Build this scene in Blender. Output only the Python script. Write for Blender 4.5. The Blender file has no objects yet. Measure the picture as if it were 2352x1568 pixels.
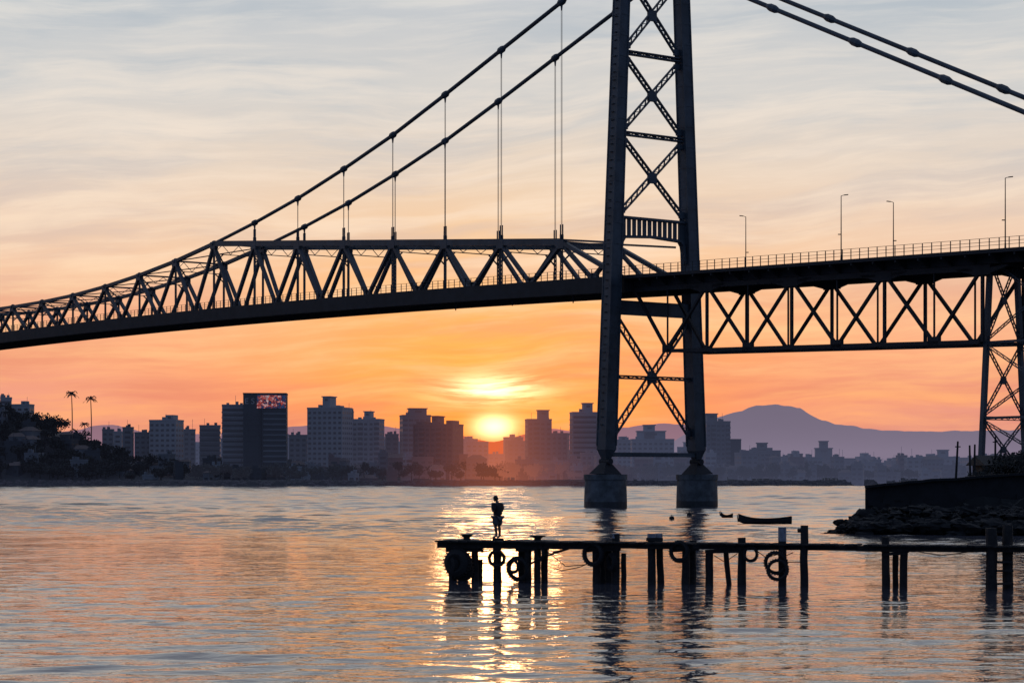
import bpy, math, random
import numpy as np
from mathutils import Vector, Matrix, noise
random.seed(7)
R=random.random
def U(a,b): return a+(b-a)*random.random()
F=5000.0; HY=1097.0; CX=1176.0; CH=4.4
scene=bpy.context.scene
scene.view_settings.view_transform='Standard'; scene.view_settings.look='None'; scene.view_settings.exposure=0
def lin(c):
    r=[]
    for v in c:
        v=v/255.0
        r.append(v/12.92 if v<=0.04045 else ((v+0.055)/1.055)**2.4)
    return tuple(r)
def lin4(c): return lin(c)+(1,)
# ---------------------------------------------------------------- node helper
class NT:
    def __init__(s,t): s.t=t; s.n=t.nodes; s.l=t.links
    def new(s,ty,**k):
        n=s.n.new(ty)
        for a,b in k.items(): setattr(n,a,b)
        return n
    def put(s,sock,v):
        if hasattr(v,'links'): s.l.new(v,sock)
        else: sock.default_value=v
    def m(s,op,a,b=None,c=None,clamp=False):
        n=s.new('ShaderNodeMath',operation=op); n.use_clamp=clamp
        s.put(n.inputs[0],a)
        if b is not None: s.put(n.inputs[1],b)
        if c is not None: s.put(n.inputs[2],c)
        return n.outputs[0]
    def mix(s,f,a,b,bt='MIX'):
        n=s.new('ShaderNodeMix',data_type='RGBA',blend_type=bt)
        s.put(n.inputs[0],f); s.put(n.inputs[6],a); s.put(n.inputs[7],b)
        return n.outputs[2]
    def sm(s,x,a,b,c=0.0,d=1.0):
        n=s.new('ShaderNodeMapRange',interpolation_type='SMOOTHSTEP')
        s.put(n.inputs[0],x); n.inputs[1].default_value=a; n.inputs[2].default_value=b
        n.inputs[3].default_value=c; n.inputs[4].default_value=d
        return n.outputs[0]
    def gauss(s,x,c,w):
        d=s.m('DIVIDE',s.m('SUBTRACT',x,c),w)
        return s.m('EXPONENT',s.m('MULTIPLY',s.m('MULTIPLY',d,d),-1.0))
    def ramp(s,f,stops):
        n=s.new('ShaderNodeValToRGB'); cr=n.color_ramp
        while len(cr.elements)<len(stops): cr.elements.new(0.5)
        for e,(p,c) in zip(cr.elements,stops): e.position=p; e.color=lin4(c)
        s.put(n.inputs[0],f); return n.outputs[0]
    def xyz(s,x,y,z):
        n=s.new('ShaderNodeCombineXYZ'); s.put(n.inputs[0],x); s.put(n.inputs[1],y); s.put(n.inputs[2],z); return n.outputs[0]
    def noise(s,vec,scale,detail=4,rough=0.5,dist=0.0):
        n=s.new('ShaderNodeTexNoise'); s.put(n.inputs['Vector'],vec)
        n.inputs['Scale'].default_value=scale; n.inputs['Detail'].default_value=detail
        n.inputs['Roughness'].default_value=rough; n.inputs['Distortion'].default_value=dist
        return n.outputs[0]
# ---------------------------------------------------------------- world
SAZ=-0.47; SEL=1.4
w=bpy.data.worlds.new("World"); scene.world=w; w.use_nodes=True
w.node_tree.nodes.clear(); T=NT(w.node_tree)
tc=T.new('ShaderNodeTexCoord'); sp=T.new('ShaderNodeSeparateXYZ'); T.l.new(tc.outputs['Generated'],sp.inputs[0])
dx,dy,dz=sp.outputs
az=T.m('MULTIPLY',T.m('ARCTAN2',dx,dy),57.29578)
el=T.m('MULTIPLY',T.m('ARCSINE',dz),57.29578)
ef=T.m('DIVIDE',el,40.0,clamp=True)
def st(l): return [(e/40.0,c) for e,c in l]
base=T.ramp(ef,st([(0,(180,138,142)),(1,(208,143,136)),(2,(234,154,134)),(3.2,(247,170,132)),(4.5,(246,190,152)),(6,(239,204,177)),(8,(228,211,195)),(10,(211,209,206)),(12.4,(191,198,204)),(18,(184,188,200)),(40,(150,162,186))]))
suns=T.ramp(ef,st([(0,(244,118,66)),(1,(253,136,62)),(2,(254,150,66)),(3.2,(254,162,82)),(4.5,(252,178,106)),(6,(245,199,152)),(8,(231,211,190)),(10,(211,209,205)),(12.4,(192,198,204)),(18,(188,190,198)),(40,(150,162,186))]))
col=T.mix(T.gauss(az,SAZ,7.2),base,suns)
# cirrus
wob=T.noise(T.xyz(T.m('MULTIPLY',az,0.10),T.m('MULTIPLY',el,0.18),3.0),1.0,2,0.5)
elw=T.m('ADD',T.m('ADD',el,T.m('MULTIPLY',az,-0.05)),T.m('MULTIPLY',wob,2.2))
n1=T.noise(T.xyz(T.m('MULTIPLY',az,0.14),T.m('MULTIPLY',elw,1.15),0.0),1.0,8,0.6,0.0)
n2=T.noise(T.xyz(T.m('MULTIPLY',az,0.10),T.m('MULTIPLY',elw,0.8),9.0),1.2,7,0.6,0.0)
n3=T.noise(T.xyz(T.m('MULTIPLY',az,0.30),T.m('MULTIPLY',elw,3.8),5.0),1.0,7,0.62,0.0)
hi=T.ramp(ef,st([(0,(245,160,130)),(2,(255,178,118)),(4,(255,206,152)),(6,(252,224,195)),(9,(240,226,211)),(12.4,(220,219,215)),(30,(192,194,200))]))
lo=T.ramp(ef,st([(0,(190,120,120)),(2,(218,124,104)),(4,(232,152,120)),(6,(214,188,174)),(9,(186,194,200)),(12.4,(168,182,194)),(30,(142,154,176))]))
col=T.mix(T.m('MULTIPLY',T.sm(n2,0.43,0.67),0.55),col,lo)
col=T.mix(T.m('MULTIPLY',T.sm(n1,0.43,0.69),0.72),col,hi)
fine=T.m('MULTIPLY',T.sm(n3,0.46,0.73),T.sm(el,0.8,3.0))
col=T.mix(T.m('MULTIPLY',fine,0.36),col,hi)
# back of the dome is the dull blue eastern sky
bk=T.sm(dy,-0.1,0.75)
col=T.mix(bk,lin4((98,118,154)),col)
# sun glow, broken by streaks
stn=T.noise(T.xyz(T.m('MULTIPLY',az,0.38),T.m('MULTIPLY',elw,4.6),2.0),1.0,5,0.6,0.2)
streak=T.sm(stn,0.36,0.60,0.12,1.0)
def sc(rgb,f):
    n=T.new('ShaderNodeVectorMath',operation='SCALE'); n.inputs[0].default_value=rgb; T.put(n.inputs['Scale'],f); return n.outputs[0]
def add(c,f,rgb,k):
    return T.mix(1.0,c,sc(rgb,T.m('MULTIPLY',f,k)),'ADD')
front=T.m('GREATER_THAN',dy,0.0)
halo=T.m('MULTIPLY',T.m('MULTIPLY',T.gauss(az,SAZ,4.0),T.gauss(el,2.2,1.6)),T.m('MULTIPLY',front,T.sm(stn,0.3,0.65,0.5,1.25)))
col=add(col,halo,(0.5,0.24,0.02),0.5)
blob=T.m('MULTIPLY',T.m('MULTIPLY',T.gauss(az,SAZ-0.05,1.05),T.gauss(el,2.33,0.31)),streak)
col=add(col,T.m('MULTIPLY',blob,front),(1.0,0.72,0.42),2.2)
core=T.m('MULTIPLY',T.gauss(az,SAZ,0.48),T.gauss(el,1.35,0.28))
col=add(col,T.m('MULTIPLY',core,front),(1.0,0.70,0.36),2.3)
bg=T.new('ShaderNodeBackground'); T.put(bg.inputs[0],col); bg.inputs[1].default_value=1.0
sky=T.new('ShaderNodeTexSky',sky_type='NISHITA'); sky.sun_disc=False
sky.sun_elevation=math.radians(SEL); sky.sun_rotation=math.radians(SAZ)
bg2=T.new('ShaderNodeBackground'); T.l.new(sky.outputs[0],bg2.inputs[0]); bg2.inputs[1].default_value=0.004
ad=T.new('ShaderNodeAddShader'); T.l.new(bg.outputs[0],ad.inputs[0]); T.l.new(bg2.outputs[0],ad.inputs[1])
wo=T.new('ShaderNodeOutputWorld'); T.l.new(ad.outputs[0],wo.inputs[0])
# sun lamp (veiled by cloud: weak)
sd=Vector((math.sin(math.radians(SAZ))*math.cos(math.radians(SEL)),math.cos(math.radians(SAZ))*math.cos(math.radians(SEL)),math.sin(math.radians(SEL))))
ld=bpy.data.lights.new("sun","SUN"); ld.energy=0.06; ld.angle=math.radians(3.5); ld.color=(1,0.5,0.22); ld.specular_factor=0.04
lo_=bpy.data.objects.new("sun",ld); scene.collection.objects.link(lo_)
lo_.rotation_euler=(-sd).to_track_quat('-Z','Y').to_euler(); lo_.location=(0,0,120)
# camera
cd=bpy.data.cameras.new("camera"); cam=bpy.data.objects.new("camera",cd); scene.collection.objects.link(cam)
cam.location=(0,0,CH); cam.rotation_euler=(math.pi/2,0,0)
cd.sensor_width=36; cd.lens=36*F/2352; cd.shift_y=(HY-784)/2352; cd.clip_end=40000; cd.clip_start=0.5
scene.camera=cam
# ---------------------------------------------------------------- materials
def mat(name,c,rough=0.7,var=0.25,scale=1.0,haze=0.0,D=1250.0,hc=(84,88,112),hs=(206,116,88),hw=0.032,bump=0.0,metal=0.0,zf=15.0):
    m=bpy.data.materials.new(name); m.use_nodes=True; m.node_tree.nodes.clear(); t=NT(m.node_tree)
    o=t.new('ShaderNodeOutputMaterial'); p=t.new('ShaderNodeBsdfPrincipled')
    g=t.new('ShaderNodeNewGeometry'); pos=g.outputs['Position']
    n=t.noise(pos,scale,5,0.6)
    f=t.sm(n,0.3,0.7)
    a=tuple(min(1,x*(1-var)) for x in c)+(1,); b=tuple(min(1,x*(1+var)) for x in c)+(1,)
    t.put(p.inputs['Base Color'],t.mix(f,a,b)); p.inputs['Roughness'].default_value=rough
    p.inputs['Metallic'].default_value=metal
    if bump>0:
        bn=t.new('ShaderNodeBump'); bn.inputs['Strength'].default_value=1; bn.inputs['Distance'].default_value=bump
        t.l.new(n,bn.inputs['Height']); t.l.new(bn.outputs[0],p.inputs['Normal'])
    if haze>0:  # distance haze painted in as glow: stronger low down, orange towards the sun
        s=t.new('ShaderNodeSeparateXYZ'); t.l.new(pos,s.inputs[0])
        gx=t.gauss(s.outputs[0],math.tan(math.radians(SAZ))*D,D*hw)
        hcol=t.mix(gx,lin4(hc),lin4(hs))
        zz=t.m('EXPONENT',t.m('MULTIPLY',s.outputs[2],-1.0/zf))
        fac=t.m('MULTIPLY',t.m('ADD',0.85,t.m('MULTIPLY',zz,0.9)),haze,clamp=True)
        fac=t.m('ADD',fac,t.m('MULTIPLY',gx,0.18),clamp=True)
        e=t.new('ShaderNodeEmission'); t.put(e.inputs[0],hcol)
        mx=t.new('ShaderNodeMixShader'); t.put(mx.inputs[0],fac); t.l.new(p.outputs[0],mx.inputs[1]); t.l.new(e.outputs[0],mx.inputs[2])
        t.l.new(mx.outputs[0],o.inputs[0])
    else: t.l.new(p.outputs[0],o.inputs[0])
    return m
STEEL=mat("painted_steel",(0.038,0.051,0.066),0.6,0.35,0.35)
STEELD=mat("dark_steel",(0.013,0.015,0.020),0.8,0.3,0.5)
CONC=mat("weathered_concrete",(0.085,0.095,0.105),0.85,0.4,0.8,bump=0.05)
CONCD=mat("wet_concrete",(0.03,0.032,0.036),0.7,0.35,0.8)
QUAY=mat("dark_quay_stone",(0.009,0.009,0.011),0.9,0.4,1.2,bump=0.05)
WOOD=mat("old_wood",(0.016,0.014,0.014),0.85,0.4,6.0,bump=0.01)
WOODL=mat("lit_pile_top",(0.20,0.22,0.26),0.8,0.3,6.0)  # paler wood for pile tops: the light on them is put into the colour
RUBBER=mat("tire_rubber",(0.010,0.010,0.011),0.85,0.2,8.0)
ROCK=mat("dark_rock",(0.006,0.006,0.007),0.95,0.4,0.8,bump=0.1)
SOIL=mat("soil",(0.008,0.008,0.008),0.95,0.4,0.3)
LEAFN=mat("foliage_near",(0.006,0.007,0.006),0.9,0.4,0.7)
# ---------------------------------------------------------------- mesh builder
class MB:
    def __init__(s): s.v=[]; s.f=[]; s.mi=[]; s.mats=[]
    def mat(s,m):
        if m not in s.mats: s.mats.append(m)
        return s.mats.index(m)
    def add(s,vs,fs,m):
        b=len(s.v); k=s.mat(m); s.v.extend([tuple(v) for v in vs])
        for f in fs: s.f.append(tuple(i+b for i in f)); s.mi.append(k)
    BF=[(0,3,2,1),(4,5,6,7),(0,1,5,4),(1,2,6,5),(2,3,7,6),(3,0,4,7)]
    def obox(s,c,ax,ay,az,m):
        c=Vector(c); vs=[c-ax-ay-az,c+ax-ay-az,c+ax+ay-az,c-ax+ay-az,c-ax-ay+az,c+ax-ay+az,c+ax+ay+az,c-ax+ay+az]
        s.add(vs,s.BF,m)
    def box(s,x0,x1,y0,y1,z0,z1,m,M=None):
        vs=[Vector(p) for p in [(x0,y0,z0),(x1,y0,z0),(x1,y1,z0),(x0,y1,z0),(x0,y0,z1),(x1,y0,z1),(x1,y1,z1),(x0,y1,z1)]]
        if M is not None: vs=[M@p for p in vs]
        s.add(vs,s.BF,m)
    def beam(s,p,q,wd,ht,m,up=Vector((0,0,1)),w2=None,h2=None):
        p=Vector(p); q=Vector(q); d=(q-p)
        if d.length<1e-6: return
        d.normalize(); up=Vector(up); sd=d.cross(up)
        if sd.length<1e-3: sd=d.cross(Vector((1,0,0)))
        sd.normalize(); u2=sd.cross(d)
        w2=wd if w2 is None else w2; h2=ht if h2 is None else h2
        vs=[]
        for c,a,b in ((p,wd/2,ht/2),(q,w2/2,h2/2)):
            vs+= [c-sd*a-u2*b,c+sd*a-u2*b,c+sd*a+u2*b,c-sd*a+u2*b]
        s.add(vs,[(0,3,2,1),(4,5,6,7),(0,1,5,4),(1,2,6,5),(2,3,7,6),(3,0,4,7)],m)
    def tube(s,pts,rad,m,n=8,caps=True,jit=0):
        pts=[Vector(p) for p in pts]
        if not isinstance(rad,(list,tuple)): rad=[rad]*len(pts)
        vs=[];ref=None
        for i,p in enumerate(pts):
            d=(pts[min(i+1,len(pts)-1)]-pts[max(i-1,0)]).normalized()
            if ref is None:
                ref=Vector((0,0,1)) if abs(d.z)<0.9 else Vector((1,0,0))
            a=d.cross(ref).normalized(); b=a.cross(d)
            for k in range(n):
                t=2*math.pi*k/n; r=rad[i]*(1+U(-jit,jit))
                vs.append(p+a*math.cos(t)*r+b*math.sin(t)*r)
        fs=[]
        for i in range(len(pts)-1):
            for k in range(n):
                k2=(k+1)%n; fs.append((i*n+k,i*n+k2,(i+1)*n+k2,(i+1)*n+k))
        if caps: fs.append(tuple(range(n-1,-1,-1))); fs.append(tuple((len(pts)-1)*n+k for k in range(n)))
        s.add(vs,fs,m)
    def ball(s,c,r,m,n=8,k=6,sq=(1,1,1)):
        vs=[];fs=[];c=Vector(c)
        for i in range(k+1):
            ph=math.pi*i/k
            for j in range(n):
                t=2*math.pi*j/n
                vs.append(c+Vector((r*sq[0]*math.sin(ph)*math.cos(t),r*sq[1]*math.sin(ph)*math.sin(t),r*sq[2]*math.cos(ph))))
        for i in range(k):
            for j in range(n):
                j2=(j+1)%n; fs.append((i*n+j,(i+1)*n+j,(i+1)*n+j2,i*n+j2))
        s.add(vs,fs,m)
    def lattice(s,p,q,W,nrm,m,fl=0.14,lace=0.07,pitch=None,depth=0.3):
        p=Vector(p);q=Vector(q);d=q-p;L=d.length;d.normalize();nrm=Vector(nrm).normalized();pr=d.cross(nrm).normalized()
        for sg in (-1,1): s.beam(p+pr*sg*(W-fl)/2,q+pr*sg*(W-fl)/2,fl,depth,m,up=nrm)
        pitch=pitch or W*1.1; n=max(2,int(L/pitch))
        for i in range(n):
            a=p+d*(L*i/n);b=p+d*(L*(i+1)/n);sg=1 if i%2 else -1
            s.beam(a+pr*sg*(W/2-fl),b-pr*sg*(W/2-fl),lace,depth*0.5,m,up=nrm)
    def torus(s,c,Rr,r,ax,m,n=22,k=8):
        c=Vector(c);ax=Vector(ax).normalized();a=ax.orthogonal().normalized();b=ax.cross(a);vs=[];fs=[]
        for i in range(n):
            t=2*math.pi*i/n;rd=a*math.cos(t)+b*math.sin(t)
            for j in range(k):
                u=2*math.pi*j/k;vs.append(c+rd*(Rr+r*math.cos(u))+ax*(r*1.15*math.sin(u)))
        for i in range(n):
            for j in range(k):
                i2=(i+1)%n;j2=(j+1)%k;fs.append((i*k+j,i2*k+j,i2*k+j2,i*k+j2))
        s.add(vs,fs,m)
    def leaves(s,c,rad,n,size,m):
        c=Vector(c)
        for _ in range(n):
            d=Vector((random.gauss(0,1),random.gauss(0,1),random.gauss(0,1))).normalized()*(R()**0.45)
            p=c+Vector((d.x*rad[0],d.y*rad[1],d.z*rad[2]))
            a=Vector((random.gauss(0,1),random.gauss(0,1),random.gauss(0,1))).normalized();b=a.orthogonal().normalized()
            sz=size*U(0.5,1.3)
            s.add([p-a*sz*0.5,p+b*sz*0.4,p+a*sz*0.5,p-b*sz*0.4],[(0,1,2,3)],m)
    def obj(s,name,parent=None,smooth=False):
        me=bpy.data.meshes.new(name); me.from_pydata(s.v,[],s.f)
        for m in s.mats: me.materials.append(m)
        me.polygons.foreach_set('material_index',s.mi)
        if smooth: me.polygons.foreach_set('use_smooth',[True]*len(s.f))
        me.update(); o=bpy.data.objects.new(name,me); scene.collection.objects.link(o)
        if parent: o.parent=parent
        return o
def empty(name):
    o=bpy.data.objects.new(name,None); scene.collection.objects.link(o); return o
def P(px,py,D): return Vector(((px-CX)/F*D,D,CH+(HY-py)/F*D))
def sstep(x,a,b):
    t=max(0,min(1,(x-a)/(b-a))); return t*t*(3-2*t)
def interp(tab,x):
    if x<=tab[0][0]: return tab[0][1]
    for (a,b),(c,d) in zip(tab,tab[1:]):
        if x<=c: return b+(d-b)*(x-a)/(c-a)
    return tab[-1][1]
# ---------------------------------------------------------------- water
m=bpy.data.materials.new("water"); m.use_nodes=True; t=NT(m.node_tree); m.node_tree.nodes.clear()
o=t.new('ShaderNodeOutputMaterial'); p=t.new('ShaderNodeBsdfPrincipled'); g=t.new('ShaderNodeNewGeometry')
pos=g.outputs['Position']; s=t.new('ShaderNodeSeparateXYZ'); t.l.new(pos,s.inputs[0])
v1=t.xyz(t.m('MULTIPLY',s.outputs[0],0.5),s.outputs[1],0.0)
b=t.noise(v1,2.0,3,0.5,0.4)
bn=t.new('ShaderNodeBump'); bn.inputs['Strength'].default_value=1.0
bn.inputs['Distance'].default_value=0.035
t.l.new(b,bn.inputs['Height']); t.l.new(bn.outputs[0],p.inputs['Normal'])
p.inputs['Base Color'].default_value=(0.055,0.056,0.072,1); p.inputs['IOR'].default_value=1.5
t.put(p.inputs['Roughness'],t.sm(s.outputs[1],60,400,0.03,0.16))
t.l.new(p.outputs[0],o.inputs[0]); WATER=m
# wave surface: sum of many wave trains, tessellated more finely where it is close
ysl=[38.0]
while ysl[-1]<1168: 
    y=ysl[-1]; ysl.append(y+(0.17 if y<110 else 0.17+(y-110)*0.0020))
Yr=np.array(ysl); nc_=620; ur=np.linspace(-0.32,0.32,nc_)
YY=np.repeat(Yr[:,None],nc_,1); XX=(YY+15)*ur[None,:]
rng=np.random.default_rng(5)
sp_=np.maximum(np.gradient(Yr)[:,None]*1.0,(Yr[:,None]+15)*0.64/nc_*0.6)
Z=np.zeros_like(YY)
NW=120
patch=0.75+0.35*np.sin(XX*0.021+YY*0.013+1.0)*np.sin(YY*0.031-XX*0.008)+0.2*np.sin(XX*0.07+YY*0.045)
dist_amp=0.80+0.9*np.clip((YY-95)/110,0,1)
for i in range(NW):
    lam=0.6*(5.0/0.6)**(rng.random()**0.9)
    th_=rng.normal(0,0.42)
    kx=2*np.pi/lam*np.sin(th_); ky=2*np.pi/lam*np.cos(th_)
    amp=0.0098*lam/(2*np.pi)
    fil=np.clip((lam/sp_-2.2)/2.0,0,1)
    ph=rng.random()*6.283
    gx=rng.normal(0,0.05); gy=rng.normal(0,0.07); 
    env=0.6+0.6*np.sin(XX*gx+YY*gy+rng.random()*6.283)
    Z+=amp*fil*env*patch*dist_amp*np.sin(kx*XX+ky*YY+ph)
for i in range(34):
    lam=4*(8.0)**rng.random(); th_=rng.normal(0,0.6)
    kx=2*np.pi/lam*np.sin(th_); ky=2*np.pi/lam*np.cos(th_)
    fil=np.clip((lam/sp_-2.2)/2.0,0,1)*np.clip((YY-110)/180,0,1)
    Z+=0.0165*lam/(2*np.pi)*fil*np.sin(kx*XX+ky*YY+rng.random()*6.283)
edge=np.clip((0.32-np.abs(ur))/0.01,0,1)[None,:]
Z=Z*edge
Z[-1,:]=-0.6
nr=len(Yr)
co=np.stack([XX,YY,Z],-1).reshape(-1,3)
idx=np.arange(nr*nc_).reshape(nr,nc_)
fa=np.stack([idx[:-1,:-1],idx[:-1,1:],idx[1:,1:],idx[1:,:-1]],-1).reshape(-1,4)
nv=len(co); ext=np.array([(-9000,-300,-0.5),(9000,-300,-0.5),(9000,12000,-0.5),(-9000,12000,-0.5)],float)
co=np.concatenate([co,ext]); fa=np.concatenate([fa,[[nv,nv+1,nv+2,nv+3]]])
me=bpy.data.meshes.new("water"); me.vertices.add(len(co)); me.vertices.foreach_set('co',co.astype(np.float32).ravel())
me.loops.add(fa.size); me.loops.foreach_set('vertex_index',fa.astype(np.int32).ravel())
me.polygons.add(len(fa)); me.polygons.foreach_set('loop_start',np.arange(0,fa.size,4,dtype=np.int32)); 
me.polygons.foreach_set('use_smooth',np.ones(len(fa),dtype=bool))
me.update(calc_edges=True); me.validate(); me.materials.append(WATER)
wobj=bpy.data.objects.new("water",me); scene.collection.objects.link(wobj)
# ---------------------------------------------------------------- bridge
PX,PD=-144.8*313/F,0.0385*313
Lp=math.hypot(PX,PD); uu=Vector((PX/Lp,PD/Lp,0)); vv=Vector((uu.y,-uu.x,0))
O0=Vector((263.2*313/F,313,0)); S=10.6; ZZ=Vector((0,0,1))
def B(k,s,z): 
    q=O0+uu*(k*Lp)+vv*s; return Vector((q.x,q.y,z))
CZ=[80.5,75.4,70.6,65.8,61.2,57.3,53.8,50.9,48.4,46.3,44.7,43.5,42.7,42.3,42.2]
def cz(k):
    k=k if k<=14 else 28-k
    if k<0: return 80.5
    i=min(13,int(k)); return CZ[i]+(CZ[i+1]-CZ[i])*(k-i)
def zb(k): return 31.1+3.4*(1-((14-k)/14)**2)
def zt(k): 
    return zb(k)+2.3 if k>=0 else 33.4+0.42*k
def tc_(k):
    k=k if k<=14 else 28-k
    return 39.6+(48.4-39.6)*(k-1)/7 if k<=8 else cz(k)
bridge=empty("suspension_bridge")
# tower
def wz(z): return 8.97-0.0437*z
TK=0.045; TC=5.4
def L(sg,z,off=0): return B(TK,TC+sg*(wz(z)+off),z)
mb=MB()
for sg in (-1,1):
    zs=[8.4]+[10+i*6 for i in range(12)]+[82]
    for z0,z1 in zip(zs,zs[1:]):
        w0=2.05-0.0055*z0; w1=2.05-0.0055*z1
        mb.beam(L(sg,z0),L(sg,z1),w0,w0,STEEL,up=uu,w2=w1,h2=w1)
    for ea in (-1,1):
        for eb in (-1,1):
            a=L(sg,9)+uu*ea*0.97+vv*eb*0.97; b=L(sg,82)+uu*ea*0.77+vv*eb*0.77
            mb.beam(a,b,0.22,0.22,STEEL,up=uu)
    for i in range(24):
        z=11+i*3.0; w0=(2.05-0.0055*z)+0.1
        mb.beam(L(sg,z-0.12),L(sg,z+0.12),w0,w0,STEEL,up=uu)
    for i in range(60):
        z=12+i*1.15; q=L(sg,z)+vv*sg*(1.12-0.003*z)
        mb.beam(q-uu*0.25,q+uu*0.25,0.16,0.1,STEELD)
    mb.beam(L(sg,6.9),L(sg,8.4),0.7,1.0,STEEL,up=uu,w2=1.9,h2=1.9)
    mb.tube([L(sg,6.75)-uu*1.1,L(sg,6.75)+uu*1.1],0.45,STEELD,12)
    mb.beam(L(sg,4.9),L(sg,6.6),3.4,3.4,STEELD,up=uu,w2=0.9,h2=1.2)
    mb.beam(L(sg,82),L(sg,83.5),2.2,3.2,STEEL,up=uu,w2=1.0,h2=1.5)
def strut(z,W,lat=True):
    a=L(-1,z,-0.8);b=L(1,z,-0.8)
    if lat: 
        mb.lattice(a,b,W,uu,STEEL,fl=0.18,pitch=0.8,depth=0.9); mb.beam(a+ZZ*W*0.4,b+ZZ*W*0.4,0.8,0.1,STEEL)
    else: mb.beam(a,b,1.2,W,STEEL)
def xb(z0,z1,W=0.85):
    for sg in (-1,1):
        mb.lattice(L(sg,z0,-0.9),L(-sg,z1,-0.9),W,uu,STEEL,fl=0.18,lace=0.1,pitch=0.7,depth=0.4)
    c=(L(-1,(z0+z1)/2)+L(1,(z0+z1)/2))/2
    mb.beam(c-ZZ*0.75,c+ZZ*0.75,1.5,0.46,STEEL,up=uu)
    for sg in (-1,1):
        for z,d in ((z0,1),(z1,-1)):
            q=L(sg,z,-1.35); mb.beam(q-ZZ*0.4+ZZ*0.5*d,q+ZZ*0.6*d+ZZ*0.4,1.0,0.44,STEEL,up=uu)
for z in (65.7,54.0,77.4): strut(z,0.62)
xb(66.2,76.9); xb(54.5,65.2); xb(42.4,53.5)
xb(10.4,27.4,1.1); strut(18.9,0.55); strut(7.75,0.6,False)
strut(28.9,2.0,False)
n=26;prev=None
for i in range(n+1):
    f=i/n; zt_=41.9; e=abs(2*f-1); zl=39.4-0.35*e-3.2*max(0,(e-0.86)/0.14)**2
    a=L(-1,zt_,-0.8).lerp(L(1,zt_,-0.8),f); 
    top=Vector((a.x,a.y,zt_)); lowp=Vector((a.x,a.y,zl))
    if prev:
        mb.beam(prev[0],top,0.9,0.35,STEEL); mb.beam(prev[1],lowp,0.9,0.35,STEEL)
        if e>0.86: mb.beam((prev[0]+top)/2,(prev[1]+lowp)/2,0.3,(top-prev[0]).length,STEEL,up=vv)
    if i%2==0: mb.beam(top,lowp,0.55,0.28,STEEL,up=uu)
    prev=(top,lowp)
mb.obj("tower",bridge)
# caissons
mb=MB()
for sg in (-1,1):
    c=L(sg,5)
    for z0,z1,r0,r1,mt in ((-3,1.0,3.12,3.08,CONCD),(1.0,4.15,3.08,2.98,CONC),(4.15,4.9,3.12,3.12,CONC)):
        vs=[];N_=32
        for z,r in ((z0,r0),(z1,r1)):
            for k in range(N_):
                t_=2*math.pi*k/N_; vs.append((c.x+r*math.cos(t_),c.y+r*math.sin(t_),z))
        fs=[(k,(k+1)%N_,N_+(k+1)%N_,N_+k) for k in range(N_)]+[tuple(range(N_,2*N_))]
        mb.add(vs,fs,mt)
mb.obj("tower_piers",bridge)
# trusses
mb=MB()
for s_ in (0,S):
    n_=lambda k:B(k,s_,tc_(k))
    for k in range(1,27):
        mb.beam(n_(k),n_(k+1),0.7,1.0 if (k<8 or k>=20) else 0.6,STEEL)
        if 8<=k<20: mb.ball(n_(k),0.6,STEEL)
    for k in range(1,28):
        tp=n_(k); w_=0.62 if k<16 else 0.5
        for d in (-0.5,0.5):
            mb.beam(tp-ZZ*0.3,B(k+d,s_,zt(k+d)-0.3),0.5,w_,STEEL,up=vv)
            q=B(k+d,s_,zt(k+d)+0.2); mb.beam(q-uu*1.0,q+uu*1.0,0.56,1.1,STEEL)
        mb.lattice(tp,B(k,s_,zt(k)),0.55,vv,STEEL,fl=0.12,lace=0.06,pitch=0.6,depth=0.2)
        mb.beam(tp-uu*0.9-ZZ*0.35,tp+uu*0.9-ZZ*0.35,0.76,1.35,STEEL)
    mb.beam(n_(1),B(0.08,s_,zt(0)),0.6,0.75,STEEL,up=vv)
    mb.beam(n_(27),B(27.95,s_,zt(27.9)),0.6,0.75,STEEL,up=vv)
for k in range(1,28):
    z=tc_(k); dep=1.5 if z-zt(k)<9 else 2.0
    a=B(k,0,z);b=B(k,S,z)
    mb.beam(a,b,0.3,0.3,STEEL); 
    mb.lattice(a-ZZ*dep*0.5,b-ZZ*dep*0.5,dep,uu,STEEL,fl=0.14,lace=0.09,pitch=1.7,depth=0.2)
    for sg,s_ in ((1,0),(-1,S)):
        mb.beam(B(k,s_,z-dep-1.6),B(k,s_+sg*1.9,z-dep),0.18,0.2,STEEL)
    if k<27:
        mb.beam(B(k,0,z),B(k+1,S,tc_(k+1)),0.22,0.18,STEEL); mb.beam(B(k,S,z),B(k+1,0,tc_(k+1)),0.22,0.18,STEEL)
for s_ in (0,S): mb.beam(B(1,s_,39.9),B(0.1,s_,38.3),0.3,0.3,STEEL)
mb.obj("main_trusses",bridge)
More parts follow.
